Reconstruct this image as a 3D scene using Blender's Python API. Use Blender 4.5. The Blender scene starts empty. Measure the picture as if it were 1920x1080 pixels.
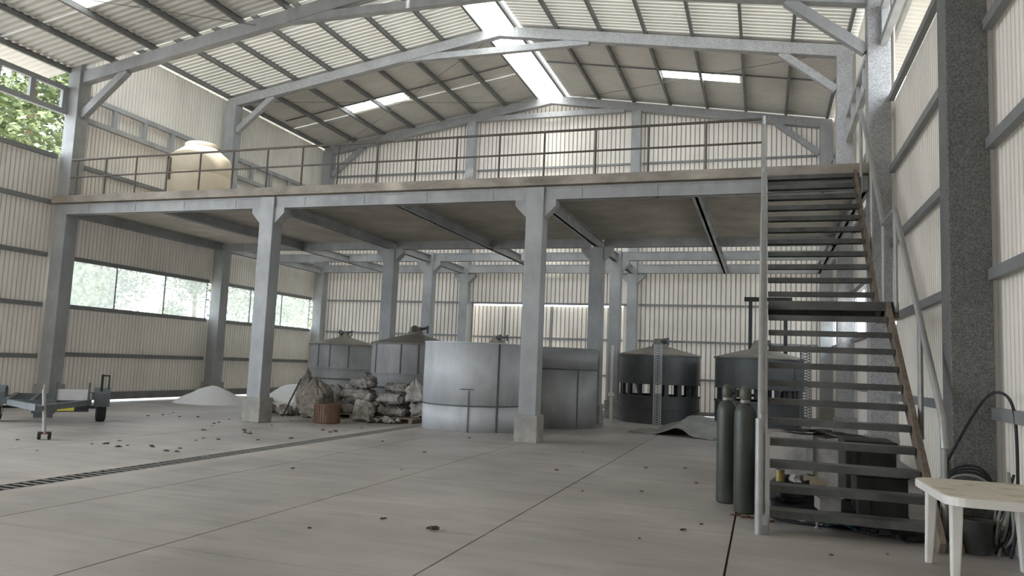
import bpy, bmesh, math, random
from mathutils import Vector, Matrix, noise

S = bpy.context.scene
COL = S.collection
PI = math.pi
def V0(*a): return Vector(a)

# ------------------------------------------------------------------ camera, sky, exposure
cam_d = bpy.data.cameras.new('camera')
cam = bpy.data.objects.new('camera', cam_d)
COL.objects.link(cam)
cam_d.sensor_width = 36.0
cam_d.lens = 1416.88 * 36.0 / 1920.0
cam_d.clip_end = 400
wx = Vector((0.948747, 0.313975, 0.036178))        # camera right in the hall's axes (refined below)
def set_camera():
    c = (960.0, 540.0); f = 1416.879
    D = Vector((1430 - c[0], 702 - c[1], f)).normalized()
    X = -Vector((-3300 - c[0], 507 - c[1], f)).normalized()
    U = X.cross(D)
    if U.y > 0: U = -U
    # rows of world axes in camera (x right, y down, z forward)
    right = Vector((X.x, D.x, U.x)); down = Vector((X.y, D.y, U.y)); fwd = Vector((X.z, D.z, U.z))
    m = Matrix((( right.x, -down.x, -fwd.x, 0.0),
                ( right.y, -down.y, -fwd.y, 0.0),
                ( right.z, -down.z, -fwd.z, 1.6),
                (0, 0, 0, 1)))
    cam.matrix_world = m
set_camera()
S.camera = cam

world = bpy.data.worlds.new('sky'); S.world = world
world.use_nodes = True
wn = world.node_tree.nodes; wl = world.node_tree.links
wn.clear()
wo = wn.new('ShaderNodeOutputWorld'); wb = wn.new('ShaderNodeBackground')
tc = wn.new('ShaderNodeTexCoord'); nz = wn.new('ShaderNodeTexNoise'); rp = wn.new('ShaderNodeValToRGB')
nz.inputs['Scale'].default_value = 2.2; nz.inputs['Detail'].default_value = 5
rp.color_ramp.elements[0].position = .35; rp.color_ramp.elements[0].color = (.74, .86, 1.0, 1)
rp.color_ramp.elements[1].position = .65; rp.color_ramp.elements[1].color = (.93, .97, 1, 1)
wl.new(tc.outputs['Generated'], nz.inputs['Vector']); wl.new(nz.outputs['Fac'], rp.inputs['Fac'])
wl.new(rp.outputs['Color'], wb.inputs['Color']); wl.new(wb.outputs[0], wo.inputs[0])
wb.inputs['Strength'].default_value = 1.7
sun_d = bpy.data.lights.new('sun', 'SUN'); sun = bpy.data.objects.new('sun', sun_d); COL.objects.link(sun)
sun_d.energy = 3.2; sun_d.angle = math.radians(4); sun_d.color = (1.0, .96, .90)
sun.rotation_euler = V0(0.0, .66, -.75).to_track_quat('-Z', 'Y').to_euler()

S.view_settings.view_transform = 'Standard'
S.view_settings.look = 'None'
S.view_settings.exposure = 1.74
S.view_settings.gamma = 1.0
S.view_settings.use_curve_mapping = False
S.cycles.max_bounces = 9
S.cycles.diffuse_bounces = 7
S.cycles.transparent_max_bounces = 12

# ------------------------------------------------------------------ materials
def mat(name, base, rough=.6, metal=0.0, var=.15, scale=3.0, stretch=(1, 1, 1), var2=0.0, scale2=.5,
        stain=None, stain_amt=.5, stain_scale=1.0, bump=0.0, bump_scale=20.0, speckle=0.0, speckle_scale=50.0, spec=.35):
    m = bpy.data.materials.new(name); m.use_nodes = True
    nt = m.node_tree; N = nt.nodes; L = nt.links
    b = N['Principled BSDF']
    b.inputs['Roughness'].default_value = rough
    b.inputs['Metallic'].default_value = metal
    b.inputs['Specular IOR Level'].default_value = spec
    t = N.new('ShaderNodeTexCoord'); mp = N.new('ShaderNodeMapping')
    mp.inputs['Scale'].default_value = stretch
    L.new(t.outputs['Object'], mp.inputs['Vector'])
    n1 = N.new('ShaderNodeTexNoise'); n1.inputs['Scale'].default_value = scale; n1.inputs['Detail'].default_value = 6; n1.inputs['Roughness'].default_value = .65
    L.new(mp.outputs[0], n1.inputs['Vector'])
    r1 = N.new('ShaderNodeValToRGB')
    lo = [max(0, c * (1 - var)) for c in base]; hi = [min(1, c * (1 + var)) for c in base]
    r1.color_ramp.elements[0].position = .3; r1.color_ramp.elements[0].color = (*lo, 1)
    r1.color_ramp.elements[1].position = .7; r1.color_ramp.elements[1].color = (*hi, 1)
    L.new(n1.outputs['Fac'], r1.inputs['Fac'])
    out = r1.outputs['Color']
    def mix(kind, a, bcol, fac):
        mx = N.new('ShaderNodeMix'); mx.data_type = 'RGBA'; mx.blend_type = kind
        if isinstance(fac, float): mx.inputs['Factor'].default_value = fac
        else: L.new(fac, mx.inputs['Factor'])
        L.new(a, mx.inputs[6])
        if isinstance(bcol, tuple): mx.inputs[7].default_value = bcol
        else: L.new(bcol, mx.inputs[7])
        return mx.outputs[2]
    if var2:
        n2 = N.new('ShaderNodeTexNoise'); n2.inputs['Scale'].default_value = scale2; n2.inputs['Detail'].default_value = 4
        L.new(t.outputs['Object'], n2.inputs['Vector'])
        r2 = N.new('ShaderNodeValToRGB')
        r2.color_ramp.elements[0].position = .35; r2.color_ramp.elements[0].color = (1 - var2,) * 3 + (1,)
        r2.color_ramp.elements[1].position = .65; r2.color_ramp.elements[1].color = (1, 1, 1, 1)
        L.new(n2.outputs['Fac'], r2.inputs['Fac'])
        out = mix('MULTIPLY', out, r2.outputs['Color'], 1.0)
    if stain:
        n3 = N.new('ShaderNodeTexNoise'); n3.inputs['Scale'].default_value = stain_scale; n3.inputs['Detail'].default_value = 8; n3.inputs['Roughness'].default_value = .7
        L.new(mp.outputs[0], n3.inputs['Vector'])
        r3 = N.new('ShaderNodeValToRGB')
        r3.color_ramp.elements[0].position = .52; r3.color_ramp.elements[0].color = (0, 0, 0, 1)
        r3.color_ramp.elements[1].position = .72; r3.color_ramp.elements[1].color = (stain_amt,) * 3 + (1,)
        L.new(n3.outputs['Fac'], r3.inputs['Fac'])
        out = mix('MIX', out, (*stain, 1), r3.outputs['Color'])
    if speckle:
        v = N.new('ShaderNodeTexVoronoi'); v.inputs['Scale'].default_value = speckle_scale
        L.new(t.outputs['Object'], v.inputs['Vector'])
        bw = N.new('ShaderNodeRGBToBW'); L.new(v.outputs['Color'], bw.inputs[0])
        r4 = N.new('ShaderNodeValToRGB')
        r4.color_ramp.elements[0].position = .2; r4.color_ramp.elements[0].color = (1 - speckle,) * 3 + (1,)
        r4.color_ramp.elements[1].position = .8; r4.color_ramp.elements[1].color = (1, 1, 1, 1)
        L.new(bw.outputs[0], r4.inputs['Fac'])
        out = mix('MULTIPLY', out, r4.outputs['Color'], 1.0)
    L.new(out, b.inputs['Base Color'])
    if bump:
        nb = N.new('ShaderNodeTexNoise'); nb.inputs['Scale'].default_value = bump_scale; nb.inputs['Detail'].default_value = 4
        L.new(t.outputs['Object'], nb.inputs['Vector'])
        bp = N.new('ShaderNodeBump'); bp.inputs['Strength'].default_value = bump; bp.inputs['Distance'].default_value = .02
        L.new(nb.outputs['Fac'], bp.inputs['Height']); L.new(bp.outputs[0], b.inputs['Normal'])
    return m

def leak(m, f, col):
    nt = m.node_tree; N = nt.nodes; L = nt.links
    b = N['Principled BSDF']; o = [n for n in N if n.type == 'OUTPUT_MATERIAL'][0]
    tl = N.new('ShaderNodeBsdfTranslucent'); tl.inputs['Color'].default_value = (*col, 1)
    mx = N.new('ShaderNodeMixShader'); mx.inputs[0].default_value = f
    L.new(b.outputs[0], mx.inputs[1]); L.new(tl.outputs[0], mx.inputs[2]); L.new(mx.outputs[0], o.inputs[0])
    return m
def glassy(name, col, transp, translu, rough_mix=.12):
    m = bpy.data.materials.new(name); m.use_nodes = True
    nt = m.node_tree; N = nt.nodes; L = nt.links
    N.clear()
    o = N.new('ShaderNodeOutputMaterial')
    tr = N.new('ShaderNodeBsdfTransparent'); tl = N.new('ShaderNodeBsdfTranslucent'); df = N.new('ShaderNodeBsdfDiffuse')
    tl.inputs['Color'].default_value = (*col, 1); df.inputs['Color'].default_value = (*col, 1)
    t = N.new('ShaderNodeTexCoord'); n = N.new('ShaderNodeTexNoise'); n.inputs['Scale'].default_value = 9; n.inputs['Detail'].default_value = 5
    L.new(t.outputs['Object'], n.inputs['Vector'])
    r = N.new('ShaderNodeMapRange'); r.inputs['To Min'].default_value = max(0, translu - .15); r.inputs['To Max'].default_value = min(1, translu + .15)
    L.new(n.outputs['Fac'], r.inputs['Value'])
    m1 = N.new('ShaderNodeMixShader'); m2 = N.new('ShaderNodeMixShader')
    L.new(r.outputs[0], m1.inputs[0]); L.new(tr.outputs[0], m1.inputs[1]); L.new(tl.outputs[0], m1.inputs[2])
    m2.inputs[0].default_value = rough_mix
    L.new(m1.outputs[0], m2.inputs[1]); L.new(df.outputs[0], m2.inputs[2])
    L.new(m2.outputs[0], o.inputs[0])
    return m

M = {}
M['steel'] = mat('painted_grey_steel', (.40, .412, .415), .55, .08, .16, 2.2, (1, 1, .5), .22, .8, stain=(.22, .21, .19), stain_amt=.35, stain_scale=3)
M['galv'] = mat('spangled_galvanised_steel', (.46, .465, .47), .5, .15, .12, 3, speckle=.42, speckle_scale=70)
M['galvshade'] = mat('shaded_spangled_steel', (.19, .195, .19), .55, .15, .12, 3, speckle=.5, speckle_scale=85)  # same spangled steel, with the nearest column's shade put into its colour
M['purlin'] = mat('purlin_steel', (.20, .205, .20), .55, .3, .15, 2)
M['girt'] = mat('girt_steel', (.24, .245, .245), .55, .3, .15, 2)
M['wall'] = mat('cream_sheet', (.77, .725, .66), .5, .05, .07, 1.2, (1, 1, .25), .14, .5, stain=(.45, .40, .32), stain_amt=.35, stain_scale=2.2)
M['roof'] = mat('roof_sheet', (.69, .675, .63), .5, .05, .07, 1.0, (1, 1, 1), .16, .4)
M['wall'] = leak(M['wall'], .035, (.95, .87, .76))
M['wallgroove'] = mat('shaded_rib_groove', (.44, .41, .36), .7, 0, .12, 2, (1, 1, .3))  # shade inside the rib grooves painted in as a darker colour
M['rooflit'] = leak(mat('stripe_lit_roof_sheet', (.72, .71, .66), .6, 0, .06, 1.0, var2=.12, scale2=.4), .13, (.95, .93, .86))
def rib_leak(m, pitch, lo, hi):
    nt = m.node_tree; N = nt.nodes; L = nt.links
    t = [n for n in N if n.type == 'TEX_COORD'][0]; mx = [n for n in N if n.type == 'MIX_SHADER'][0]
    sx = N.new('ShaderNodeSeparateXYZ'); L.new(t.outputs['Object'], sx.inputs[0])
    a = N.new('ShaderNodeMath'); a.operation = 'MULTIPLY'; a.inputs[1].default_value = 2 * math.pi / pitch; L.new(sx.outputs['Y'], a.inputs[0])
    c = N.new('ShaderNodeMath'); c.operation = 'SINE'; L.new(a.outputs[0], c.inputs[0])
    q = N.new('ShaderNodeMapRange'); q.inputs['From Min'].default_value = -.35; q.inputs['From Max'].default_value = .5
    q.inputs['To Min'].default_value = lo; q.inputs['To Max'].default_value = hi
    L.new(c.outputs[0], q.inputs['Value']); L.new(q.outputs[0], mx.inputs[0])
rib_leak(M['rooflit'], .2, .0, .095)      # striped translucency puts the clerestory's light streaks into this bay's sheets
M['floor'] = mat('power_floated_concrete', (.51, .468, .435), .48, 0, .18, 2.6, (.35, 1.6, 1), .30, .45, stain=(.31, .27, .235), stain_amt=.75, stain_scale=1.3, bump=.05, bump_scale=30, spec=.4)
M['subfloor'] = mat('joint_filler', (.07, .065, .06), .9)
M['conc'] = mat('pedestal_concrete', (.38, .365, .335), .85, 0, .16, 6, (1, 1, 1), .2, 2, bump=.25, bump_scale=25)
M['slab'] = mat('slab_edge_concrete', (.40, .36, .31), .9, 0, .25, 4, (.5, 1, 1), .3, 1.2, stain=(.27, .21, .16), stain_amt=.5, stain_scale=1.5, bump=.4, bump_scale=14)
M['deck'] = mat('deck_sheet', (.42, .39, .34), .6, .1, .15, 1.5, var2=.2, scale2=.6)
M['rail'] = mat('railing_steel', (.13, .115, .10), .55, .4, .25, 3)
M['galvsheet'] = mat('galvanised_sheet', (.62, .645, .67), .55, .1, .10, 1.4, (1, 1, .4), .20, .9, stain=(.33, .34, .35), stain_amt=.5, stain_scale=1.6, bump=.06, bump_scale=6)
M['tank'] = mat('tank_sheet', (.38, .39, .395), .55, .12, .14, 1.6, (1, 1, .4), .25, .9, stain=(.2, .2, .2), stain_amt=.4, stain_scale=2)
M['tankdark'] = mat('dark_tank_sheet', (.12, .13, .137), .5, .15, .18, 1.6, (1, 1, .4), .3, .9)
M['lid'] = mat('lid_sheet', (.31, .29, .26), .6, .3, .18, 2.5, var2=.25, scale2=1.2)
M['seam'] = mat('seam_lap', (.11, .115, .12), .6, .1)
M['tread'] = mat('tread_plate', (.13, .133, .13), .45, .3, .2, 4, var2=.3, scale2=2, stain=(.16, .13, .10), stain_amt=.4, stain_scale=3)
M['wood'] = mat('weathered_timber', (.22, .175, .135), .8, 0, .3, 9, (2, 2, .4), .25, 2)
M['pipe'] = mat('galvanised_pipe', (.37, .37, .36), .42, .4, .12, 5)
M['cyl'] = mat('cylinder_paint', (.065, .072, .062), .38, .1, .2, 3, (1, 1, .5), .2, 4, stain=(.16, .15, .13), stain_amt=.3, stain_scale=5)
M['cylcap'] = mat('cylinder_cap_paint', (.10, .105, .085), .45, .2, .2, 8)
M['brass'] = mat('valve_metal', (.25, .24, .21), .5, .5)
M['plastic'] = mat('white_plastic', (.80, .78, .74), .4, 0, .03, 4, var2=.08, scale2=5)
M['dirtyplastic'] = mat('soiled_white_plastic', (.74, .68, .57), .6, 0, .08, 6, stain=(.33, .23, .14), stain_amt=.75, stain_scale=4.5)
M['cream'] = mat('cream_plastic_tank', (.66, .58, .44), .5, 0, .08, 2, stain=(.45, .38, .26), stain_amt=.4, stain_scale=2)
M['sack'] = mat('dirty_woven_sack', (.40, .375, .345), .9, 0, .35, 11, var2=.45, scale2=4, stain=(.13, .11, .09), stain_amt=.85, stain_scale=6, bump=.8, bump_scale=28)
M['sack2'] = mat('pale_woven_sack', (.56, .53, .49), .9, 0, .3, 11, var2=.4, scale2=4, stain=(.20, .17, .14), stain_amt=.8, stain_scale=6, bump=.8, bump_scale=28)
M['bulk'] = mat('brown_bulk_bag', (.33, .29, .25), .95, 0, .35, 12, var2=.3, scale2=3, stain=(.15, .12, .09), stain_amt=.7, stain_scale=7, bump=.8, bump_scale=40)
M['basket'] = mat('rust_brown_drum', (.20, .12, .085), .85, 0, .3, 9, (1, 1, .25), .2, 3, bump=.6, bump_scale=30)
M['pallet'] = mat('pallet_timber', (.23, .19, .145), .9, 0, .25, 8)
M['white'] = mat('white_powder', (.82, .81, .80), .95, 0, .05, 6, bump=.4, bump_scale=18)
M['sheet'] = mat('pale_torn_sheet', (.74, .74, .62), .7, 0, .1, 4, stain=(.25, .26, .20), stain_amt=.7, stain_scale=3)
M['tarp'] = mat('grey_tarpaulin', (.30, .30, .275), .7, 0, .15, 4, var2=.2, scale2=2, bump=.3, bump_scale=10)
M['black'] = mat('black_steel', (.035, .036, .038), .5, .2, .3, 5)
M['darkcloth'] = mat('dark_cloth', (.05, .05, .052), .9, 0, .4, 6, bump=.5, bump_scale=14)
M['crate'] = mat('dark_crate', (.055, .055, .05), .7, 0, .3, 4)
M['rubber'] = mat('black_rubber', (.03, .03, .032), .8, 0, .3, 8)
M['trailer'] = mat('trailer_blue_grey', (.12, .138, .145), .5, .3, .2, 5)
M['trailerpale'] = mat('trailer_pale_panel', (.62, .61, .62), .5, .2, .1, 4)
M['yellow'] = mat('yellow_reflector', (.75, .66, .10), .5, 0, .1, 5)
M['leaf'] = mat('dry_leaf', (.12, .075, .045), .9, 0, .35, 20)
M['grate'] = mat('cast_drain_grate', (.20, .195, .185), .6, .4, .3, 8)
M['channel'] = mat('drain_channel', (.02, .02, .02), .95)
M['bale'] = mat('pale_wrapped_bale', (.44, .41, .38), .85, 0, .15, 3, var2=.25, scale2=3, bump=.4, bump_scale=9)
M['card'] = mat('cardboard', (.42, .34, .25), .9, 0, .12, 5)
M['tin'] = mat('ochre_tin', (.38, .29, .10), .5, .2, .2, 6)
M['teal'] = mat('teal_rag', (.03, .13, .14), .9, 0, .3, 8)
M['rust'] = mat('rusty_iron', (.16, .07, .045), .85, .3, .3, 10)
M['bark'] = mat('bark', (.20, .15, .10), .95, 0, .3, 8)
M['ground'] = mat('pale_yard_ground', (.50, .465, .42), .95, 0, .2, .5, var2=.3, scale2=.15)
M['foliage'] = mat('green_foliage', (.15, .19, .08), .6, 0, .45, 3.5, var2=.3, scale2=.6, stain=(.28, .31, .14), stain_amt=.6, stain_scale=1.5)
M['foliage2'] = mat('pale_foliage', (.22, .26, .14), .6, 0, .4, 3.5, var2=.3, scale2=.6)
M['pane'] = glassy('hazy_window_pane', (.86, .93, .90), 1, .17, .05)
M['skylight'] = glassy('translucent_roof_panel', (.95, .94, .88), 1, .85, .03)

# ------------------------------------------------------------------ mesh helpers
def V(*a): return Vector(a)
class MB:
    def __init__(s): s.bm = bmesh.new()
    def face(s, vs):
        try: s.bm.faces.new(vs)
        except ValueError: pass
    def box(s, x0, x1, y0, y1, z0, z1, m=None):
        c = [V(x, y, z) for z in (z0, z1) for y in (y0, y1) for x in (x0, x1)]
        if m is not None: c = [m @ p for p in c]
        v = [s.bm.verts.new(p) for p in c]
        for f in ((0, 2, 3, 1), (4, 5, 7, 6), (0, 1, 5, 4), (2, 6, 7, 3), (0, 4, 6, 2), (1, 3, 7, 5)): s.face([v[i] for i in f])
        return s
    def bar(s, a, b, w, h, up=(0, 0, 1), off=0.0):
        """square bar from a to b: w sideways, h along up; off shifts along up"""
        a = V(*a); b = V(*b); d = (b - a).normalized(); u = V(*up); sd = d.cross(u)
        if sd.length < 1e-4: u = V(0, 1, 0); sd = d.cross(u)
        sd.normalize(); u = sd.cross(d).normalized()
        vs = []
        for p in (a, b):
            for i, j in ((-1, -1), (1, -1), (1, 1), (-1, 1)): vs.append(s.bm.verts.new(p + sd * (w / 2 * i) + u * (h / 2 * j + off)))
        for f in ((0, 1, 2, 3), (7, 6, 5, 4), (0, 4, 5, 1), (1, 5, 6, 2), (2, 6, 7, 3), (3, 7, 4, 0)): s.face([vs[i] for i in f])
        return s
    def tube(s, pts, r, n=10, closed=False):
        pts = [V(*p) for p in pts]; rings = []
        prev = None
        for i, p in enumerate(pts):
            if closed: d = (pts[(i + 1) % len(pts)] - pts[i - 1])
            else: d = (pts[min(i + 1, len(pts) - 1)] - pts[max(i - 1, 0)])
            d.normalize()
            if prev is None:
                u = d.cross(V(0, 0, 1))
                if u.length < .1: u = d.cross(V(0, 1, 0))
                u.normalize()
            else:
                u = (prev - d * prev.dot(d)).normalized()
            prev = u; w = d.cross(u)
            rr = r[i] if isinstance(r, (list, tuple)) else r
            rings.append([s.bm.verts.new(p + u * (rr * math.cos(2 * PI * k / n)) + w * (rr * math.sin(2 * PI * k / n))) for k in range(n)])
        m = len(rings)
        for i in range(m if closed else m - 1):
            A = rings[i]; B = rings[(i + 1) % m]
            for k in range(n): s.face([A[k], A[(k + 1) % n], B[(k + 1) % n], B[k]])
        if not closed:
            s.face(rings[0][::-1]); s.face(rings[-1])
        return s
    def lathe(s, prof, n=48, c=(0, 0, 0), a0=0.0, a1=2 * PI, m=None, cap=True):
        full = abs(a1 - a0 - 2 * PI) < 1e-6; rings = []
        cnt = n if full else n + 1
        for r, z in prof:
            ring = []
            for k in range(cnt):
                a = a0 + (a1 - a0) * k / n
                p = V(c[0] + r * math.cos(a), c[1] + r * math.sin(a), c[2] + z)
                if m is not None: p = m @ p
                ring.append(s.bm.verts.new(p))
            rings.append(ring)
        for i in range(len(rings) - 1):
            for k in range(n):
                k2 = (k + 1) % cnt
                s.face([rings[i][k], rings[i][k2], rings[i + 1][k2], rings[i + 1][k]])
        if cap and full:
            if prof[0][0] > 0: s.face(rings[0][::-1])
            if prof[-1][0] > 0: s.face(rings[-1])
        return s
    def prism(s, poly, d):
        """extrude a 3-D polygon along vector d"""
        d = V(*d)
        A = [s.bm.verts.new(V(*p)) for p in poly]; B = [s.bm.verts.new(V(*p) + d) for p in poly]
        s.face(A[::-1]); s.face(B); n = len(A)
        for i in range(n): s.face([A[i], A[(i + 1) % n], B[(i + 1) % n], B[i]])
        return s
    def corr(s, o, u, v, nrm, ulen, v0, v1, pitch=.13, depth=.04, ph=0.0, groove=True):
        """trapezoid-ribbed sheet: ribs run along v; v0, v1 numbers or functions of u"""
        o = V(*o); u = V(*u); v = V(*v); nrm = V(*nrm)
        f0 = v0 if callable(v0) else (lambda a: v0); f1 = v1 if callable(v1) else (lambda a: v1)
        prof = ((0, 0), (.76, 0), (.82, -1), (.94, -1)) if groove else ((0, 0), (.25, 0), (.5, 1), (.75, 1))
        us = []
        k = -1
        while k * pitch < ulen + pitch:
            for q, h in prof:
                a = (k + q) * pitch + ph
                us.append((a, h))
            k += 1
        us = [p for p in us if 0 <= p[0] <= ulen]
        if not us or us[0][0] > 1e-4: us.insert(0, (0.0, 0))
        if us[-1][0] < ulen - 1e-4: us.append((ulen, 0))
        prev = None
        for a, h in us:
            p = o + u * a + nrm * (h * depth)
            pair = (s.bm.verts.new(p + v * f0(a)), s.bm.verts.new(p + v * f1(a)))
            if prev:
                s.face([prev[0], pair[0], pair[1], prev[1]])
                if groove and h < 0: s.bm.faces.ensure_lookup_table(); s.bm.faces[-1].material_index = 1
            prev = pair
        return s
    def build(s, name, mt, parent=None, smooth=False, bevel=0.0, loc=None, recalc=True):
        if recalc: bmesh.ops.recalc_face_normals(s.bm, faces=s.bm.faces)
        me = bpy.data.meshes.new(name); s.bm.to_mesh(me); s.bm.free()
        me.materials.append(mt)
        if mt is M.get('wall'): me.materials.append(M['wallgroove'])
        if smooth:
            for p in me.polygons: p.use_smooth = True
        o = bpy.data.objects.new(name, me); COL.objects.link(o)
        if parent is not None: o.parent = parent
        if loc is not None: o.location = loc
        if bevel:
            b = o.modifiers.new('bevel', 'BEVEL'); b.width = bevel; b.segments = 2; b.limit_method = 'ANGLE'; b.angle_limit = .6
        if smooth:
            e = o.modifiers.new('edge', 'EDGE_SPLIT'); e.split_angle = .7
        return o

def tag(o, label, cat, group=None, kind=None):
    if label: o['label'] = label
    if cat: o['category'] = cat
    if group: o['group'] = group
    if kind: o['kind'] = kind
    return o
def empty(name, loc=(0, 0, 0), rz=0.0):
    o = bpy.data.objects.new(name, None); COL.objects.link(o); o.location = loc; o.rotation_euler = (0, 0, rz); o.empty_display_size = .2
    return o
def struct(mb, name, mt, parent=None, **k):
    o = mb.build(name, mt, parent, **k)
    if parent is None: o['kind'] = 'structure'
    return o
def world_part(mb, name, mt, root, **k):
    """a part whose mesh was written in hall coordinates, under a thing standing elsewhere"""
    l = Vector(root.location); rz = root.rotation_euler.z
    inv = (Matrix.Translation(l) @ Matrix.Rotation(rz, 4, 'Z')).inverted()
    bmesh.ops.transform(mb.bm, matrix=inv, verts=mb.bm.verts)
    return mb.build(name, mt, root, **k)
def copy_tree(o, parent=None):
    c = o.copy(); COL.objects.link(c)
    if parent is not None: c.parent = parent
    for ch in list(o.children): copy_tree(ch, c)
    return c

# ------------------------------------------------------------------ hall dimensions
XL, XR, YB = -18.4, 2.33, 28.3        # sheet planes
CXL, CXR = -18.0, 2.05                # column centres on the long walls
APX, SL = 12.24, .16                  # rear rafter top at the ridge, slope
APF = 10.70                           # front (lower) roof
RX = -8.0
FR = (9.1, 15.4, 21.7, 28.0)
def rz_(x, ap): return ap - SL * abs(x - RX)

# ------------------------------------------------------------------ floor with its open joints, ground outside
fl = MB()
xs = [-18.6, -16.2, -13.6, -10.9, -8.17, None, -7.87, -6.70, -4.68, -2.46, -.28, 2.5]
ys = [-16, -11, -5.5, 1.0, 3.1, 5.17, 7.25, 10.5, 14.0, 17.4, 21.0, 25.0, 28.9]
g = .010
for i in range(len(xs) - 1):
    if xs[i] is None or xs[i + 1] is None: continue
    row = ys if xs[i] < -2.6 else [-16, -5.5, 17.4, 28.9]
    for j in range(len(row) - 1):
        fl.box(xs[i] + (g if i else 0), xs[i + 1] - g, row[j] + g * .5, row[j + 1] - g * .5, -.06, 0)
fl.box(-8.17 - g, -7.87 + g, 17.35, 28.9, -.06, 0)
fl.box(-8.17 - g, -7.87 + g, -16, -3, -.06, 0)
floor = struct(fl, 'floor', M['floor'])
sb = MB().box(-18.6, -8.19, -16, 28.9, -.14, -.055).box(-7.85, 2.5, -16, 28.9, -.14, -.055)
struct(sb, 'floor_joint_bed', M['subfloor'])
gr = MB().box(-70, -18.62, -30, 70, -.3, -.06).box(2.52, 40, -30, 70, -.3, -.06).box(-18.62, 2.52, 28.92, 70, -.3, -.06).box(-18.62, 2.52, -40, -16.02, -.3, -.06)
struct(gr, 'ground', M['ground'])
struct(MB().box(-8.185, -7.855, -3, 17.36, -.30, -.22).box(-8.185, -8.172, -3, 17.36, -.22, -.01).box(-7.868, -7.855, -3, 17.36, -.22, -.01), 'trim_1', M['channel'])

# ------------------------------------------------------------------ walls
W = MB()
# left wall, front bay (solid up to 6.75), big doorway further forward
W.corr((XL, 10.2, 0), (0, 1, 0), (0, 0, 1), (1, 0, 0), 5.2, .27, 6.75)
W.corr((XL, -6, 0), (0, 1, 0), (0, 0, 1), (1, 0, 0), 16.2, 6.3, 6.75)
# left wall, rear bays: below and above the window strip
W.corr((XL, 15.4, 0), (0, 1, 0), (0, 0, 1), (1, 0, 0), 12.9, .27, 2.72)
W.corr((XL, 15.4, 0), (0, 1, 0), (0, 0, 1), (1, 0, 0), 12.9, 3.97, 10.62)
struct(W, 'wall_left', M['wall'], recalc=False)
W = MB()
W.corr((XR, -6, 0), (0, 1, 0), (0, 0, 1), (-1, 0, 0), 21.4, .17, 6.85)
W.corr((XR, 15.4, 0), (0, 1, 0), (0, 0, 1), (-1, 0, 0), 12.9, .17, 2.62)
W.corr((XR, 15.4, 0), (0, 1, 0), (0, 0, 1), (-1, 0, 0), 12.9, 3.75, 10.62)
W.corr((XR, -6, 0), (0, 1, 0), (0, 0, 1), (-1, 0, 0), 15.0, 6.85, 9.0)  # unseen upper sheet, added to close the opening and dim the right side
struct(W, 'wall_right', M['wall'], recalc=False)
W = MB()
DX0, DX1, DZ = -11.05, -5.0, 3.95
top = lambda x0: (lambda a: rz_(x0 + a, APX) + .12)
W.corr((XL, YB, 0), (1, 0, 0), (0, 0, 1), (0, -1, 0), DX0 - XL, .12, top(XL), pitch=.17)
W.corr((DX0, YB, 0), (1, 0, 0), (0, 0, 1), (0, -1, 0), RX - DX0, DZ, top(DX0), pitch=.17)
W.corr((RX, YB, 0), (1, 0, 0), (0, 0, 1), (0, -1, 0), DX1 - RX, DZ, top(RX), pitch=.17)
W.corr((DX1, YB, 0), (1, 0, 0), (0, 0, 1), (0, -1, 0), XR - DX1, .12, top(DX1), pitch=.17)
struct(W, 'wall_back', M['wall'], recalc=False)
W = MB()
W.corr((-13, -6, 0), (1, 0, 0), (0, 0, 1), (0, 1, 0), XR + 13, .1, lambda a: rz_(-13 + a, APF) + .12)  # unseen front wall, added behind the camera to keep light off the right
W.corr((XL, -6, 0), (1, 0, 0), (0, 0, 1), (0, 1, 0), -13 - XL, 5.6, lambda a: rz_(XL + a, APF) + .12)
struct(W, 'wall_front', M['wall'], recalc=False)
# dark kerb channels along the wall feet
struct(MB().box(XL - .04, XL + .08, 10.2, 28.3, .07, .29), 'baseboard_left', M['girt'])
struct(MB().box(XR - .08, XR + .04, -6, 28.3, .02, .17), 'baseboard_right', M['steel'])
struct(MB().box(XL, DX0, YB - .07, YB + .04, .02, .16).box(DX1, XR, YB - .07, YB + .04, .02, .16), 'baseboard_back', M['girt'])

# sliding door outside the gable opening, daylight coming down through the slot above it
dr = empty('door_1', (-8.0, 28.78, 0)); dr['kind'] = 'structure'
edges = (-11.35, -9.85, -7.9, -6.2, -4.75)
for a, b in zip(edges[:-1], edges[1:]):
    p = MB().corr((a + .03, 28.78, 0), (1, 0, 0), (0, 0, 1), (0, -1, 0), b - a - .06, .05, 3.93, pitch=.17)
    world_part(p, 'door_leaf', M['wall'], dr, recalc=False)
fr = MB()
for x in edges: fr.box(x - .03, x + .03, 28.74, 28.84, .03, 3.93)
for z in (.1, 1.3, 2.66): fr.box(edges[0], edges[-1], 28.73, 28.77, z - .04, z + .04)
world_part(fr, 'door_frame', M['girt'], dr)

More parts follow.
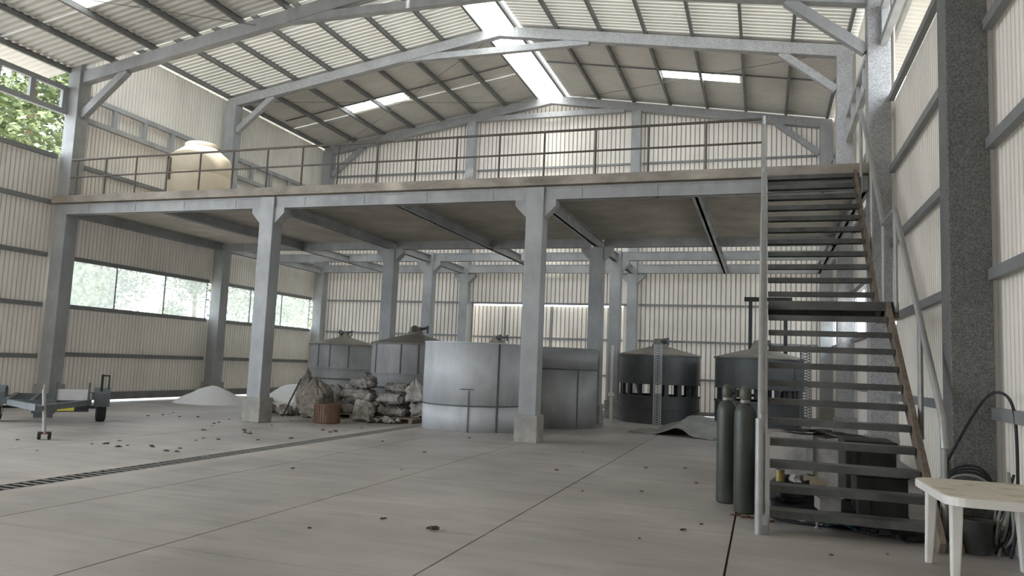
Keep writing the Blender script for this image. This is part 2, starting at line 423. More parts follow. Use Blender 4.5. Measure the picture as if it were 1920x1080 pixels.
# ------------------------------------------------------------------ roof sheets
def roof(name, ap, y0, y1, holes, xl, xr, ridge=.62, mt='roof'):
    """both slopes; holes: (side, x0, x1, y0, y1)"""
    mb = MB(); zoff = .15
    for side in (-1, 1):
        d0 = ridge; d1 = (RX - xl) if side < 0 else (xr - RX)
        hs = sorted([h for h in holes if h[0] == side], key=lambda h: h[3])
        cuts = [(y0, y1, [(d0, d1)])]
        if hs:
            cuts = []; y = y0
            for h in hs:
                cuts.append((y, h[3], [(d0, d1)]))
                a, b = sorted((abs(h[1] - RX), abs(h[2] - RX)))
                cuts.append((h[3], h[4], [(d0, a), (b, d1)])); y = h[4]
            cuts.append((y, y1, [(d0, d1)]))
        vd = V(side, 0, -SL); nn = V(side * SL, 0, 1).normalized()
        for ya, yb, segs in cuts:
            for a, b in segs:
                mb.corr((RX, ya, ap + zoff), (0, 1, 0), vd, nn, yb - ya, a, b, pitch=.2, depth=.055, ph=(-ya) % .2, groove=False)
    return struct(mb, name, M[mt], recalc=False)
roof('ceiling', APX, 15.15, 21.72, [], XL - .25, XR + .3, mt='rooflit')
roof('ceiling', APX, 21.70, 28.6, [(-1, -15.42, -12.98, 24.68, 25.5), (1, -3.32, -.80, 24.66, 25.42)], XL - .25, XR + .3)
roof('ceiling', APF, -6.6, 15.35, [(-1, -15.6, -14.3, 12.0, 13.15)], XL - 1.0, XR + 1.0, ridge=.02)
# translucent panels (rear ridge strip, three slope panels)
def panel(name, side, x0, x1, y0, y1, ap):
    a, b = sorted((abs(x0 - RX), abs(x1 - RX)))
    vd = V(side, 0, -SL); nn = V(side * SL, 0, 1).normalized()
    o = struct(MB().corr((RX, y0 - .05, ap + .165), (0, 1, 0), vd, nn, y1 - y0 + .1, a - .05, b + .05, pitch=.2, depth=.055, groove=False), name, M['skylight'], recalc=False)
    return o
panel('window_1', -1, -15.42, -14.2, 24.68, 25.5, APX)
panel('window_2', -1, -14.12, -12.98, 24.68, 25.5, APX)
panel('window_3', 1, -3.32, -2.12, 24.66, 25.42, APX)
panel('window_4', 1, -2.06, -.80, 24.66, 25.42, APX)
panel('window_5', -1, -15.6, -14.3, 12.0, 13.15, APF)
rs = MB()
prev = None
for i in range(9):
    t = -1 + 2 * i / 8
    x = RX + t * .70; z = APX + .21 - SL * .62 + .10 * (1 - t * t)
    pr = (rs.bm.verts.new(V(x, 15.2, z)), rs.bm.verts.new(V(x, 28.6, z)))
    if prev: rs.face([prev[0], pr[0], pr[1], prev[1]])
    prev = pr
struct(rs, 'window_6', M['skylight'], recalc=False)

# ------------------------------------------------------------------ left and right window strips: panes in thin frames
wn_ = 7
for side, X, zb, zt, name in ((-1, XL + .02, 2.72, 3.97, 'left'), (1, XR - .02, 2.62, 3.75, 'right')):
    for (ya, yb) in ((15.65, 21.5), (21.9, 27.8)):
        n = 3
        for k in range(n):
            y0 = ya + (yb - ya) * k / n; y1 = ya + (yb - ya) * (k + 1) / n
            o = struct(MB().box(X - .006, X + .006, y0 + .02, y1 - .02, zb, zt), 'window_%d' % wn_, M['pane'])
            f = MB().box(X - .02, X + .02, y0 - .0, y0 + .022, zb, zt).box(X - .02, X + .02, y1 - .022, y1, zb, zt)
            f.build('window_frame', M['girt'], o)
            wn_ += 1

# ------------------------------------------------------------------ columns
def column(x, y, ztop, mt, label, w=.38, d=.38, ped=True, gus=(), gz=5.0, group='steel columns of the hall', name='steel_column'):
    r = tag(empty(name, (x, y, 0)), label, 'column', group)
    MB().box(-w / 2, w / 2, -d / 2, d / 2, .0 if not ped else .55, ztop).build('shaft', mt, r, bevel=.012)
    if ped:
        MB().box(-w / 2 - .06, w / 2 + .06, -d / 2 - .06, d / 2 + .06, 0, .57).build('pedestal', M['conc'], r, bevel=.02)
    for s in gus:
        g = MB().prism([(s * w / 2, -.14, gz), (s * (w / 2 + .26), -.14, gz), (s * (w / 2 + .26), -.14, gz - .12), (s * (w / 2 + .03), -.14, gz - .36), (s * w / 2, -.14, gz - .36)], (0, .28, 0))
        g.build('gusset', mt, r)
    return r
WORD = ('front', 'second', 'third', 'rear')
left_lab = ['grey steel column at left wall, out by the wide doorway', 'tall grey steel column on left wall at the front end of the mezzanine',
            'grey steel column on left wall between the two strips of windows', 'grey steel column in the far left corner of the hall']
right_lab = ['wide spangled galvanised column on right wall, nearest, behind the plastic table', 'spangled galvanised column on right wall beside the upper stair flight',
             'pale spangled column on right wall behind the stair head', 'grey column in the far right corner of the hall']
for i, y in enumerate(FR):
    top_l = rz_(CXL, APF if i < 1 else APX) - .2
    if i > 0: column(CXL, y, top_l if i > 1 else rz_(CXL, APX) - .05, M['steel'], left_lab[i], .42, .40)
    column(CXR, y, top_l if i > 1 else rz_(CXR, APX) - .05 if i == 1 else top_l, (M['galvshade'] if i == 0 else M['galv']) if i < 3 else M['steel'], right_lab[i], .40, .40, ped=(i > 0))
MX = (-11.35, -4.62)
side_w = ('left', 'right')
for k, x in enumerate(MX):
    column(x, 15.3, 5.37, M['steel'], ('grey column holding the mezzanine front, left of the big galvanised shell', 'grey column holding the mezzanine front, standing before the galvanised shells')[k], .38, .38, gus=(-1, 1), gz=5.1, group='mezzanine columns')
    column(x, 21.6, 5.1, M['steel'], ('dark grey column under the mezzanine back edge, behind the sack heap', 'dark grey column under the mezzanine back edge, behind the open curved shell')[k], .40, .38, gus=(-1, 1), gz=5.1, group='mezzanine columns')
    column(x, 24.6, 5.45, M['steel'], ('grey column behind the second lidded tank, before the back wall', 'grey column left of the dark lidded tank, before the back wall')[k], .36, .36, gus=(-1, 1), gz=5.14, group='mezzanine columns')
    column(x, 28.0, rz_(x, APX) - .3, M['steel'], ('tall gable column on the back wall at the left edge of the door', 'tall gable column on the back wall at the right edge of the door')[k], .36, .34, gus=(-1, 1), gz=5.14, group='gable columns')

# ------------------------------------------------------------------ portal rafters with collar ties and knee braces
def rafter_frame(y, ap, mt, label, knee=True, right_mt=None):
    r = tag(empty('roof_frame', (RX, y, ap)), label, 'roof frame', 'portal roof frames')
    h = .33
    for s, xe in ((-1, CXL - .2), (1, CXR + .2)):
        d = xe - RX
        z1 = -SL * abs(d)
        MB().prism([(0, -.12, 0), (d, -.12, z1), (d, -.12, z1 - h), (0, -.12, -h)], (0, .24, 0)).build('rafter', mt, r, bevel=.008)
        xk = (xe - s * .4) - RX; zk = -SL * abs(d) - h
        x2 = xk - s * 1.45
        MB().bar((xk, 0, zk - .85), (x2, 0, -SL * abs(x2) - h + .03), .2, .17, up=(0, 1, 0)).build('knee_brace', mt, r)
    zc = -.87
    MB().box(-3.55, 2.9, -.09, .09, zc, zc + .20).build('collar_tie', mt, r)
    return r
rafter_frame(9.1, APF, M['steel'], 'grey portal roof frame nearest the viewer over the right column')
rafter_frame(15.4, APF, M['steel'], 'grey portal roof frame lower than the rest, over the mezzanine front')
rafter_frame(21.7, APX, M['galv'], 'pale spangled portal roof frame in the middle of the high roof')
rafter_frame(28.0, APX, M['galv'], 'pale portal roof frame against the back gable wall')

# ------------------------------------------------------------------ purlins
ORD = ('first', 'second', 'third', 'fourth', 'fifth', 'sixth', 'seventh', 'eighth')
def purlins(ap, y0, y1, which):
    for s in (-1, 1):
        for k in range(8):
            d = .6 + 1.37 * k if s < 0 else .5 + 1.37 * k
            x = RX + s * d
            if x > XR - .05: x = XR - .1
            z = rz_(x, ap)
            o = MB().box(-.04, .04, y0, y1, .0, .14).box(-.04, .04, y0, y1, .125, .14).build('roof_purlin', M['purlin'], loc=(x, 0, z))
            tag(o, 'dark steel purlin of the %s roof, %s from the ridge, %s slope' % (which, ORD[k], 'left' if s < 0 else 'right'), 'purlin', 'roof purlins')
purlins(APX, 15.25, 28.3, 'high rear')
purlins(APF, 2.5, 15.5, 'low front')
# thin bracing rods under the rear roof
for a, b, lab in (((-17.5, 21.9, 10.55), (-8.6, 27.8, 11.95), 'thin dark bracing rod crossing the left rear roof slope'),
                  ((-8.6, 22.0, 11.95), (-17.5, 27.8, 10.5), 'thin bracing rod crossing the left rear slope the other way'),
                  ((1.6, 21.9, 10.55), (-7.4, 27.8, 11.95), 'thin dark bracing rod crossing the right rear roof slope'),
                  ((-17.6, 9.2, 9.0), (-12.2, 15.3, 9.85), 'thin bracing rod under the low front roof at left')):
    tag(MB().tube([a, b], .010, 6).build('bracing_rod', M['purlin']), lab, 'rod', 'roof bracing rods')
# sheet lap battens half way along the rear roof
for s in (-1, 1):
    o = MB().bar((RX + s * .7, 24.6, rz_(RX + .7, APX) + .10), (RX + s * 9.9, 24.6, rz_(RX + 9.9, APX) + .10), .035, .05).build('lap_batten', M['purlin'])
    tag(o, 'dark batten across the rear roof half way along, %s slope' % ('left' if s < 0 else 'right'), 'batten', 'roof lap battens')

# ------------------------------------------------------------------ girts and lattice girders on the walls
def girt(a, b, label, w=.09, h=.12):
    tag(MB().bar(a, b, w, h).build('wall_girt', M['girt']), label, 'girt', 'wall girts')
POS = ('lowest', 'second', 'third', 'fourth', 'fifth')
bayn = ('bay in front of the mezzanine', 'bay under the mezzanine', 'bay behind the mezzanine')
for side, X, zs0, zs in (('left', XL + .085, (1.3, 2.67, 4.02, 5.45, 6.72), (1.36, 2.68, 4.02, 5.45, 6.64)), ('right', XR - .085, (1.3, 2.72, 4.1, 5.46, 6.84), (1.36, 2.58, 3.80, 5.45, 6.7))):
    bays = [(15.62, 21.48), (21.92, 27.8)]
    bays = [((10.25 if side == 'left' else 9.32), 15.18)] + bays
    for bi, (ya, yb) in enumerate(bays):
        for k, z in enumerate(zs0 if bi == 0 else zs):
            girt((X, ya, z), (X, yb, z), '%s grey girt along the %s wall, %s' % (POS[k], side, bayn[bi]))
        xx = X + (.12 if side == 'left' else -.12)
        rl = tag(empty('lattice_girder', (xx, ya, 7.95)), 'grey ladder girder high on the %s wall, %s' % (side, bayn[bi].replace('under', 'above').replace('bay ', 'the bay ')), 'girder', 'wall ladder girders')
        L = yb - ya
        for zc, nm in ((0, 'bottom_chord'), (.65, 'top_chord')):
            MB().box(-.06, .06, 0, L, zc - .07, zc + .07).build(nm, M['steel'], rl)
        n = 5
        for j in range(n + 1):
            yy = .08 + (L - .16) * j / n
            MB().box(-.05, .05, yy - .07, yy + .07, .07, .58).build('web_post', M['steel'], rl)
for k, z in enumerate((1.3, 2.72, 4.1, 5.4)):
    girt((XR - .085, 2.0, z), (XR - .085, 8.88, z), '%s grey girt on the right wall beside the plastic table, bay nearest' % POS[k])
for si, (xa, xb, nm) in enumerate(((-17.75, -11.56, 'left third'), (-11.14, -4.83, 'middle third'), (-4.41, 1.8, 'right third'))):
    for k, z in enumerate((1.3, 2.66, 3.99, 7.7, 9.4)):
        if si == 1 and k < 2: continue
        girt((xa, YB - .085, z), (xb, YB - .085, z), '%s dark girt across the back gable wall, %s' % ((POS + ('sixth',))[k], nm), .07, .075)

# ------------------------------------------------------------------ mezzanine
mz = tag(empty('mezzanine_floor', (-8.2, 18.4, 5.4)), 'long concrete mezzanine floor with a stained edge crossing the hall', 'mezzanine')
world_part(MB().box(-18.25, 1.84, 15.08, 21.85, 5.40, 5.6), 'slab', M['slab'], mz, bevel=.015)
d = MB(); d.corr((-18.2, 15.12, 5.385), (0, 1, 0), (1, 0, 0), (0, 0, -1), 6.7, 0, 20.0, pitch=.18, depth=.035, groove=False)
world_part(d, 'deck_sheet', M['deck'], mz, recalc=False)
spans = ((-17.79, -11.55), (-11.15, -4.82), (-4.42, 1.84))
rows = ((15.25, 5.1, 5.37, 'front edge of the mezzanine', 'pale grey'), (21.6, 5.1, 5.37, 'back edge of the mezzanine', 'dark grey'), (24.6, 5.14, 5.43, 'open frame behind the mezzanine', 'grey'), (27.85, 5.14, 5.46, 'back wall at mezzanine height', 'grey'))
third = ('left span', 'middle span', 'right span')
for y, z0, z1, where, colr in rows:
    for q, (xa, xb) in enumerate(spans):
        o = MB()
        o.box(xa, xb, y - .09, y + .09, z1 - .03, z1).box(xa, xb, y - .09, y + .09, z0, z0 + .03).box(xa, xb, y - .075, y - .03, z0, z1)
        for j in range(4):
            xx = xa + (xb - xa) * (j + .5) / 4
            o.box(xx - .02, xx + .02, y - .085, y + .08, z0, z1)
        tag(o.build('floor_beam', M['steel']), '%s steel beam at the %s, %s' % (colr, where, third[q]), 'beam', 'mezzanine cross beams')
jn = ('along the left wall', 'first from the left wall', 'over the left row of columns', 'half way between the two column rows', 'over the right row of columns', 'left of the stair', 'along the right wall')
for x, nm in zip((-17.9, -14.7, -11.35, -8.0, -4.62, -1.3, 1.8), jn):
    o = MB().box(x - .09, x + .09, 15.36, 27.7, 5.1, 5.13).box(x - .09, x + .09, 15.36, 27.7, 5.33, 5.36).box(x - .03, x + .03, 15.36, 27.7, 5.1, 5.36)
    tag(o.build('floor_joist', M['steel']), 'long grey joist under the mezzanine, %s' % nm, 'joist', 'mezzanine joists')
# railing
ra = tag(empty('railing', (-8.75, 15.2, 5.6)), 'long thin brown steel railing along the front edge of the mezzanine', 'railing')
world_part(MB().tube([(-17.75, 15.2, 6.59), (-.0, 15.2, 6.59)], .028, 8), 'top_rail', M['rail'], ra)
world_part(MB().tube([(-17.75, 15.2, 6.12), (-.0, 15.2, 6.12)], .022, 8), 'middle_rail', M['rail'], ra)
for x in (-17.55, -16.57, -15.55, -14.54, -13.51, -12.51, -11.5, -10.51, -9.53, -8.49, -7.51, -6.51, -5.5, -4.48, -3.36, -2.26, -1.11):
    world_part(MB().tube([(x, 15.2, 5.6), (x, 15.2, 6.59)], .023, 8), 'baluster', M['rail'], ra, loc=None)
# water tank up there
wt = tag(empty('water_tank', (-16.0, 18.0, 5.6)), 'round cream plastic water tank with a conical top, standing on the mezzanine', 'water tank')
MB().lathe([(.86, 0), (.88, .05), (.88, .5), (.86, .52), (.88, .55), (.88, 1.15), (.86, 1.17), (.88, 1.2), (.88, 1.64), (.84, 1.72), (.42, 2.06), (.40, 2.07)], 56).build('body', M['cream'], wt, smooth=True)
MB().lathe([(.46, 2.05), (.46, 2.13), (.42, 2.16), (0, 2.18)], 40).build('lid', M['cream'], wt, smooth=True)
MB().tube([(-.45, -.76, 1.58), (-.32, -.84, 1.54), (-.32, -.85, .9)], .03, 8).build('inlet_pipe', M['rail'], wt)

# ------------------------------------------------------------------ staircase
st = tag(empty('staircase', (.8, 8.3, 0)), 'steep open-tread steel staircase with pipe handrails up to the mezzanine', 'staircase')
def tread(y, z):
    t = MB().box(.07, 1.56, y, y + .25, z - .03, z).box(.07, 1.56, y - .005, y + .008, z - .075, z + .001).box(.072, 1.558, y + .236, y + .248, z - .06, z - .032)
    world_part(t, 'tread', M['tread'], st)
for k in range(1, 12): tread(8.4 + .26 * (k - 1), .22 * k)
for k in range(1, 12): tread(12.35 + .25 * (k - 1), 2.64 + .2467 * k)
world_part(MB().box(.07, 1.72, 11.24, 12.36, 2.60, 2.64).box(.07, 1.72, 11.23, 11.27, 2.52, 2.641).box(.072, 1.718, 12.3, 12.355, 2.52, 2.598), 'landing', M['tread'], st)
for x, mt in ((.03, M['pipe']), (1.60, M['wood'])):
    dx = .10 if x > 1 else 0
    w = MB()
    w.bar((x, 8.18, .02), (x, 11.3, 2.55), .055, .24)
    world_part(w, 'stringer', mt, st)
    world_part(MB().bar((x, 12.15, 2.5), (x, 15.1, 5.38), .055, .24), 'stringer', mt, st)
    world_part(MB().bar((x + dx, 11.2, 2.53), (x + dx, 12.4, 2.53), .055, .2), 'landing_edge', mt, st)
for x, nm in ((-.012, 'handrail'), (1.69, 'handrail')):
    if x > 1: pts = [(x, 8.45, .95), (x, 8.5, 1.22), (x, 11.2, 3.9), (x, 12.28, 3.9), (x, 14.75, 6.5), (x, 15.15, 6.6)]
    else: pts = [(x, 8.27, 0), (x, 8.27, 1.1), (x, 11.2, 3.9), (x, 12.28, 3.9), (x, 15.15, 6.6)]
    h = world_part(MB().tube(pts, .036, 10), nm, M['pipe'], st, smooth=True)
    for y, z0, z1 in ((8.5, .05, 1.2), (9.6, .95, 2.3), (11.2, 2.5, 3.9), (12.28, 2.6, 3.9), (13.5, 3.6, 5.15), (14.9, 5.0, 6.55)):
        if x < 1 and y < 9: y = 8.27; z0 = 0
        world_part(MB().tube([(x, y, z0), (x, y, z1)], .03, 8), 'rail_post', M['pipe'], st, smooth=True)
world_part(MB().tube([(-.02, 8.24, 0), (-.02, 8.24, 1.15)], .048, 12), 'newel_post', M['pipe'], st, smooth=True)
world_part(MB().box(.035, .075, 8.20, 8.25, 0, 1.0), 'newel_bar', M['pipe'], st)

# ------------------------------------------------------------------ lidded tanks
def make_tank(x, y, label, mt, openb=True, rz=0.0, hs=1.0):
    t = tag(empty('storage_tank', (x, y, 0), rz), label, 'tank', 'lidded steel tanks')
    R_ = 1.24
    MB().lathe([(R_, 0), (R_, .80), (R_ - .02, .80), (R_ - .02, 0)], 64, cap=False).build('lower_ring', mt, t, smooth=True)
    MB().lathe([(R_ + .012, .40), (R_ + .022, .42), (R_ + .012, .44)], 64, cap=False).build('seam_band', M['seam'], t)
    MB().lathe([(R_ + .03, .78), (R_ + .03, .83), (R_ - .1, .83)], 64, cap=False).build('ledge', M['seam'], t)
    for k in range(18):
        a = 2 * PI * k / 18
        m = Matrix.Rotation(a, 4, 'Z')
        MB().box(R_ - .13, R_ - .05, -.06, .06, .83, 1.18, m).build('band_post', mt, t)
    if not openb:
        MB().lathe([(R_ - .03, .83), (R_ - .03, 1.18)], 64, cap=False).build('band', M['tank'], t, smooth=True)
    MB().lathe([(R_ - .1, 1.17), (R_ + .02, 1.17), (R_ + .02, 1.20), (R_, 1.21), (R_, 2.06), (R_ - .03, 2.06), (R_ - .03, 1.21)], 64, cap=False).build('upper_ring', mt, t, smooth=True)
    for a in (3.6, 4.35, 4.75, 5.3):
        m = Matrix.Rotation(a, 4, 'Z')
        MB().box(R_ - .005, R_ + .012, -.018, .018, 1.21, 2.05, m).build('vertical_seam', M['seam'], t)
    MB().lathe([(R_ + .05, 2.03), (R_ + .06, 2.07), (.30, 2.33), (.22, 2.34), (.2, 2.34)], 64, cap=False).build('lid', M['lid'], t, smooth=True)
    c = MB().lathe([(.27, 2.30), (.22, 2.42), (.17, 2.48), (.17, 2.56), (.14, 2.58), (0, 2.58)], 24, cap=False).build('cap', M['lid'], t, smooth=True)
    MB().tube([(-.05, -.05, 2.47), (-.05, -.30, 2.53)], .085, 12).tube([(.1, -.05, 2.50), (.34, -.12, 2.56)], .04, 8).tube([(.34, -.12, 2.40), (.34, -.12, 2.62)], .03, 8).build('valve', M['seam'], c)
    for a in (PI, 0):
        m = Matrix.Rotation(a, 4, 'Z')
        MB().bar((R_ + .12, 0, 1.2), (R_ + .01, 0, .92), .05, .05).box(R_ - .05, R_ + .16, -.03, .03, 1.14, 1.2).build('side_bracket', M['seam'], t).rotation_euler.z = a
    return t
make_tank(-15.05, 25.25, 'grey lidded tank nearest the left wall, behind the heap of sacks', M['tank'], False, .1)
make_tank(-9.75, 20.35, 'grey lidded tank partly behind the big galvanised shell and sacks', M['tank'], False, .5)
make_tank(-8.9, 25.2, 'grey tank with only its cap showing above the galvanised shell', M['tank'], False, .9)
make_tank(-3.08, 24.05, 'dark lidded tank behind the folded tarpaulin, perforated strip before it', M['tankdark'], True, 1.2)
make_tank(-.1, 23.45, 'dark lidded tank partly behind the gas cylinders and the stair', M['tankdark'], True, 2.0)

# open galvanised shells
sh = tag(empty('galvanised_shell', (-6.75, 17.5, 0)), 'big bright open galvanised sheet cylinder left of the mezzanine column', 'sheet cylinder')
MB().lathe([(1.215, 0), (1.215, .60)], 72, cap=False).build('lower_course', M['galvsheet'], sh, smooth=True).modifiers.new('thickness', 'SOLIDIFY').thickness = .012
MB().lathe([(1.225, .58), (1.225, 2.06)], 72, cap=False).build('upper_course', M['galvsheet'], sh, smooth=True).modifiers.new('thickness', 'SOLIDIFY').thickness = .012
MB().lathe([(1.223, .585), (1.234, .60), (1.223, .615)], 72, cap=False).build('lap_seam', M['seam'], sh)
MB().lathe([(1.20, 2.04), (1.24, 2.05), (1.24, 2.07), (1.20, 2.07)], 72, cap=False).build('rim', M['galvsheet'], sh)
for a, z0, z1 in ((-1.28, .0, .58), (-.72, 0, 2.05), (-1.28, .6, .95)):
    m = Matrix.Rotation(a, 4, 'Z'); w = .02 if z1 > 2 else .011
    MB().box(1.217, 1.25 if z1 > 2 else 1.238, -w, w, z0, z1, m).build('vertical_seam', M['seam'], sh)
m = Matrix.Rotation(-1.32, 4, 'Z'); MB().box(1.22, 1.25, -.16, .16, .97, .985, m).build('fold', M['seam'], sh)
sh2 = tag(empty('galvanised_shell', (-5.45, 20.0, 0)), 'darker galvanised sheet cylinder right of the mezzanine column', 'sheet cylinder')
MB().lathe([(1.235, 0), (1.235, 1.52)], 72, cap=False).build('lower_course', M['tank'], sh2, smooth=True).modifiers.new('thickness', 'SOLIDIFY').thickness = .012
MB().lathe([(1.24, 1.50), (1.24, 2.08)], 72, cap=False).build('upper_course', M['tank'], sh2, smooth=True).modifiers.new('thickness', 'SOLIDIFY').thickness = .012
MB().lathe([(1.242, 1.505), (1.254, 1.52), (1.242, 1.535)], 72, cap=False).build('lap_seam', M['seam'], sh2)
for a in (-.72, -2.0):
    MB().box(1.236, 1.252, -.014, .014, 0, 1.5, Matrix.Rotation(a, 4, 'Z')).build('vertical_seam', M['seam'], sh2)

# perforated strips
def strip(x, y, label, mt='galvsheet'):
    r = tag(empty('perforated_strip', (x, y, 0)), label, 'metal strip', 'perforated strips')
    b = MB(); n = 34
    for s in (-.11, .11): b.box(s - .012, s + .012, -.012, .012, 0, 2.36)
    for k in range(n):
        z = 2.36 * k / n; dz = 2.36 / n
        b.bar((-.11, 0, z), (.11, 0, z + dz), .012, .02).bar((.11, .004, z), (-.11, .004, z + dz), .012, .02)
    b.build('lattice', M[mt], r)
    return r
strip(-2.95, 22.75, 'upright perforated metal strip standing before the dark tank by the tarpaulin')
strip(1.0, 20.2, 'upright perforated metal strip seen between the stair treads', 'tankdark')
# dark hoist frame near the back
hf = tag(empty('hoist_frame', (.15, 26.3, 0)), 'black steel goal-post frame standing near the back wall behind the stair', 'frame')
for x in (-.55, .55): MB().box(x - .06, x + .06, -.06, .06, 0, 4.05).build('post', M['black'], hf)
MB().box(-.75, .75, -.07, .07, 4.0, 4.14).build('crossbar', M['black'], hf)
# slender white stand pipe beside the dark tank
wp = tag(MB().tube([(0, 0, 0), (0, 0, 2.3)], .045, 10).lathe([(.045, .9), (.10, .8), (.10, .76), (.045, .74)], 16, cap=False).build('stand_pipe', M['plastic'], loc=(-4.35, 22.9, 0)), 'slender white upright pipe at the left side of the dark tank', 'pipe')

# ------------------------------------------------------------------ sacks, pallets and rubbish
def sack_mesh(seed, sx, sy, sz, tie=False):
    b = bmesh.new(); bmesh.ops.create_uvsphere(b, u_segments=44, v_segments=28, radius=1)
    random.seed(seed); off = V(random.uniform(0, 99), random.uniform(0, 99), 0)
    for v in b.verts:
        p = v.co.copy()
        q = V(*[math.copysign(abs(c) ** .55, c) for c in p])
        q = V(q.x * sx, q.y * sy, q.z * sz)
        n = noise.noise(q * 3.2 + off) * .09 + noise.noise(q * 11 + off) * .06 + abs(noise.noise(q * 6 + off * 2)) * -.10
        n += noise.noise(V(q.x * 5 + seed, q.y * 22, q.z * 16)) * .035 + noise.noise(V(q.x * 22, q.y * 6 + seed, q.z * 14)) * .03
        q += p.normalized() * n
        q.z = max(q.z, -sz * .92)
        if tie and p.z > .35:
            k = (p.z - .35) / .65
            q.x *= 1 - .85 * k; q.y *= 1 - .85 * k; q.z += .22 * k
        v.co = q + V(0, 0, sz * .92)
    return b
def put_sack(seed, x, y, z, sx, sy, sz, rz, mt, label, tie=False, tilt=0):
    mb = MB(); mb.bm.free(); mb.bm = sack_mesh(seed, sx, sy, sz, tie)
    o = mb.build('sack', M[mt], loc=(x, y, z), smooth=True)
    o.modifiers.remove(o.modifiers['edge'])
    random.seed(seed + 50); o.rotation_euler = (random.uniform(-.06, .06), random.uniform(-.07, .07), rz)
    return tag(o, label, 'sack', 'dirty sacks heaped by the tanks')
def pallet(x, y, rz, label):
    r = tag(empty('pallet', (x, y, 0), rz), label, 'pallet', 'pallets under the sacks')
    for s in (-.48, 0, .48): MB().box(s - .05, s + .05, -.52, .52, 0, .10).build('runner', M['pallet'], r)
    for k in range(6):
        yy = -.52 + .19 * k
        MB().box(-.56, .56, yy, yy + .1, .10, .125).build('slat', M['pallet'], r)
pallet(-10.25, 18.25, .05, 'worn wooden pallet under the sacks beside the brown drum')
pallet(-8.85, 18.0, -.04, 'worn wooden pallet under the sacks beside the galvanised shell')
P = .125
put_sack(1, -10.62, 18.15, P, .34, .28, .15, .1, 'sack', 'flat grey sack on the left pallet, lowest at its front')
put_sack(2, -9.92, 18.2, P, .32, .30, .15, -.3, 'sack', 'grey sack on the left pallet beside the gap between pallets')
put_sack(3, -10.35, 18.2, .43, .46, .30, .17, .25, 'sack2', 'pale bulging sack lying second high on the left pallet')
put_sack(4, -10.2, 18.3, .78, .38, .28, .15, -.2, 'sack', 'grey sack on top of the left pallet stack')
put_sack(5, -9.12, 18.0, P, .40, .30, .14, .0, 'sack', 'long grey sack lowest on the right pallet')
put_sack(6, -8.45, 18.2, P, .24, .30, .20, .1, 'sack2', 'pale sack at the end of the right pallet touching the shell')
put_sack(7, -9.25, 18.05, .42, .36, .28, .15, .2, 'sack2', 'pale sack second high in the middle of the right pallet')
put_sack(8, -8.58, 18.1, .53, .28, .25, .20, .3, 'sack2', 'whitish pointed tied sack standing highest by the galvanised shell', True)
put_sack(9, -9.62, 17.25, 0, .25, .22, .28, .4, 'sack2', 'upright white sack on the floor between the two pallets')
put_sack(10, -9.55, 18.82, 0, .34, .13, .44, -.1, 'sack', 'tall grey crumpled sack in the middle behind the upright white sack')
put_sack(11, -9.1, 18.15, .74, .34, .26, .13, .2, 'sack', 'small grey sack on top of the right pallet stack')
put_sack(12, -10.8, 19.0, 0, .34, .18, .46, .1, 'sack', 'tall dirty sack on the floor behind the left pallet')
put_sack(13, -11.82, 17.95, 0, .27, .24, .34, .2, 'sack2', 'pale crumpled sack at the left end of the heap')
put_sack(14, -11.5, 18.85, .0, .26, .22, .42, .2, 'sack', 'dark grey sack at the back left of the heap')
put_sack(15, -8.12, 18.75, 0, .20, .22, .34, .1, 'sack2', 'white slumped sack wedged behind the galvanised shell')
put_sack(16, -11.95, 17.35, 0, .20, .18, .14, .1, 'bulk', 'small twiggy brown bag on the floor at the heap\'s left foot')
put_sack(17, -12.25, 18.55, .0, .25, .22, .52, .3, 'bulk', 'brown shaggy bag leaning at the left side of the heap', True)
mb = MB(); mb.bm.free(); mb.bm = sack_mesh(31, .42, .36, .44, True)
o = mb.build('bulk_bag', M['bulk'], loc=(-11.1, 17.35, 0), smooth=True); o.modifiers.remove(o.modifiers['edge'])
tag(o, 'large peaked brown bulk bag behind the rust brown drum', 'bulk bag')
tag(MB().tube([(-11.72, 16.85, .02), (-11.3, 16.95, 1.0)], .02, 8).build('iron_rod', M['black']), 'black iron rod leaning on the peaked bulk bag', 'rod')
# the rust-brown drum
dm = tag(empty('drum', (-9.98, 16.15, 0)), 'rust brown ribbed drum on the floor in front of the sacks', 'drum')
b = MB(); pr = []
n = 40
bm_ = b.lathe([(.28, 0), (.30, .02), (.30, .44), (.285, .46), (.27, .46), (.27, .05)], n, cap=False)
b.build('body', M['basket'], dm, smooth=True)
for k in range(30):
    MB().box(.295, .312, -.012, .012, .02, .43, Matrix.Rotation(2 * PI * k / 30, 4, 'Z')).build('stave', M['basket'], dm)
MB().lathe([(.31, .43), (.315, .45), (.30, .47), (.28, .46)], n, cap=False).build('rim', M['basket'], dm, smooth=True)
# white heaps
def heap(name, cx, cy, rx, ry, h, mt, label, cat, seed, pw=1.25):
    b = MB(); rings = []
    n = 44; k = 14
    off = V(seed * 7.1, seed * 3.3, 0)
    for i in range(k + 1):
        t = i / k; ring = []
        for j in range(n):
            a = 2 * PI * j / n
            w = 1 + .12 * noise.noise(V(math.cos(a) * 1.3, math.sin(a) * 1.3, seed))
            x = rx * t * math.cos(a) * w; y = ry * t * math.sin(a) * w
            z = h * max(0, (1 - t ** 1.7)) ** 1.15 * (1 + .12 * noise.noise(V(x, y, 0) * 2.5 + off)) if i < k else -.0
            ring.append(b.bm.verts.new(V(x, y, max(z, 0))) )
        rings.append(ring)
    for i in range(k):
        for j in range(n): b.face([rings[i][j], rings[i][(j + 1) % n], rings[i + 1][(j + 1) % n], rings[i + 1][j]])
    bmesh.ops.remove_doubles(b.bm, verts=b.bm.verts, dist=.001)
    o = b.build(name, M[mt], loc=(cx, cy, .0), smooth=True); o.modifiers.remove(o.modifiers['edge'])
    return tag(o, label, cat)
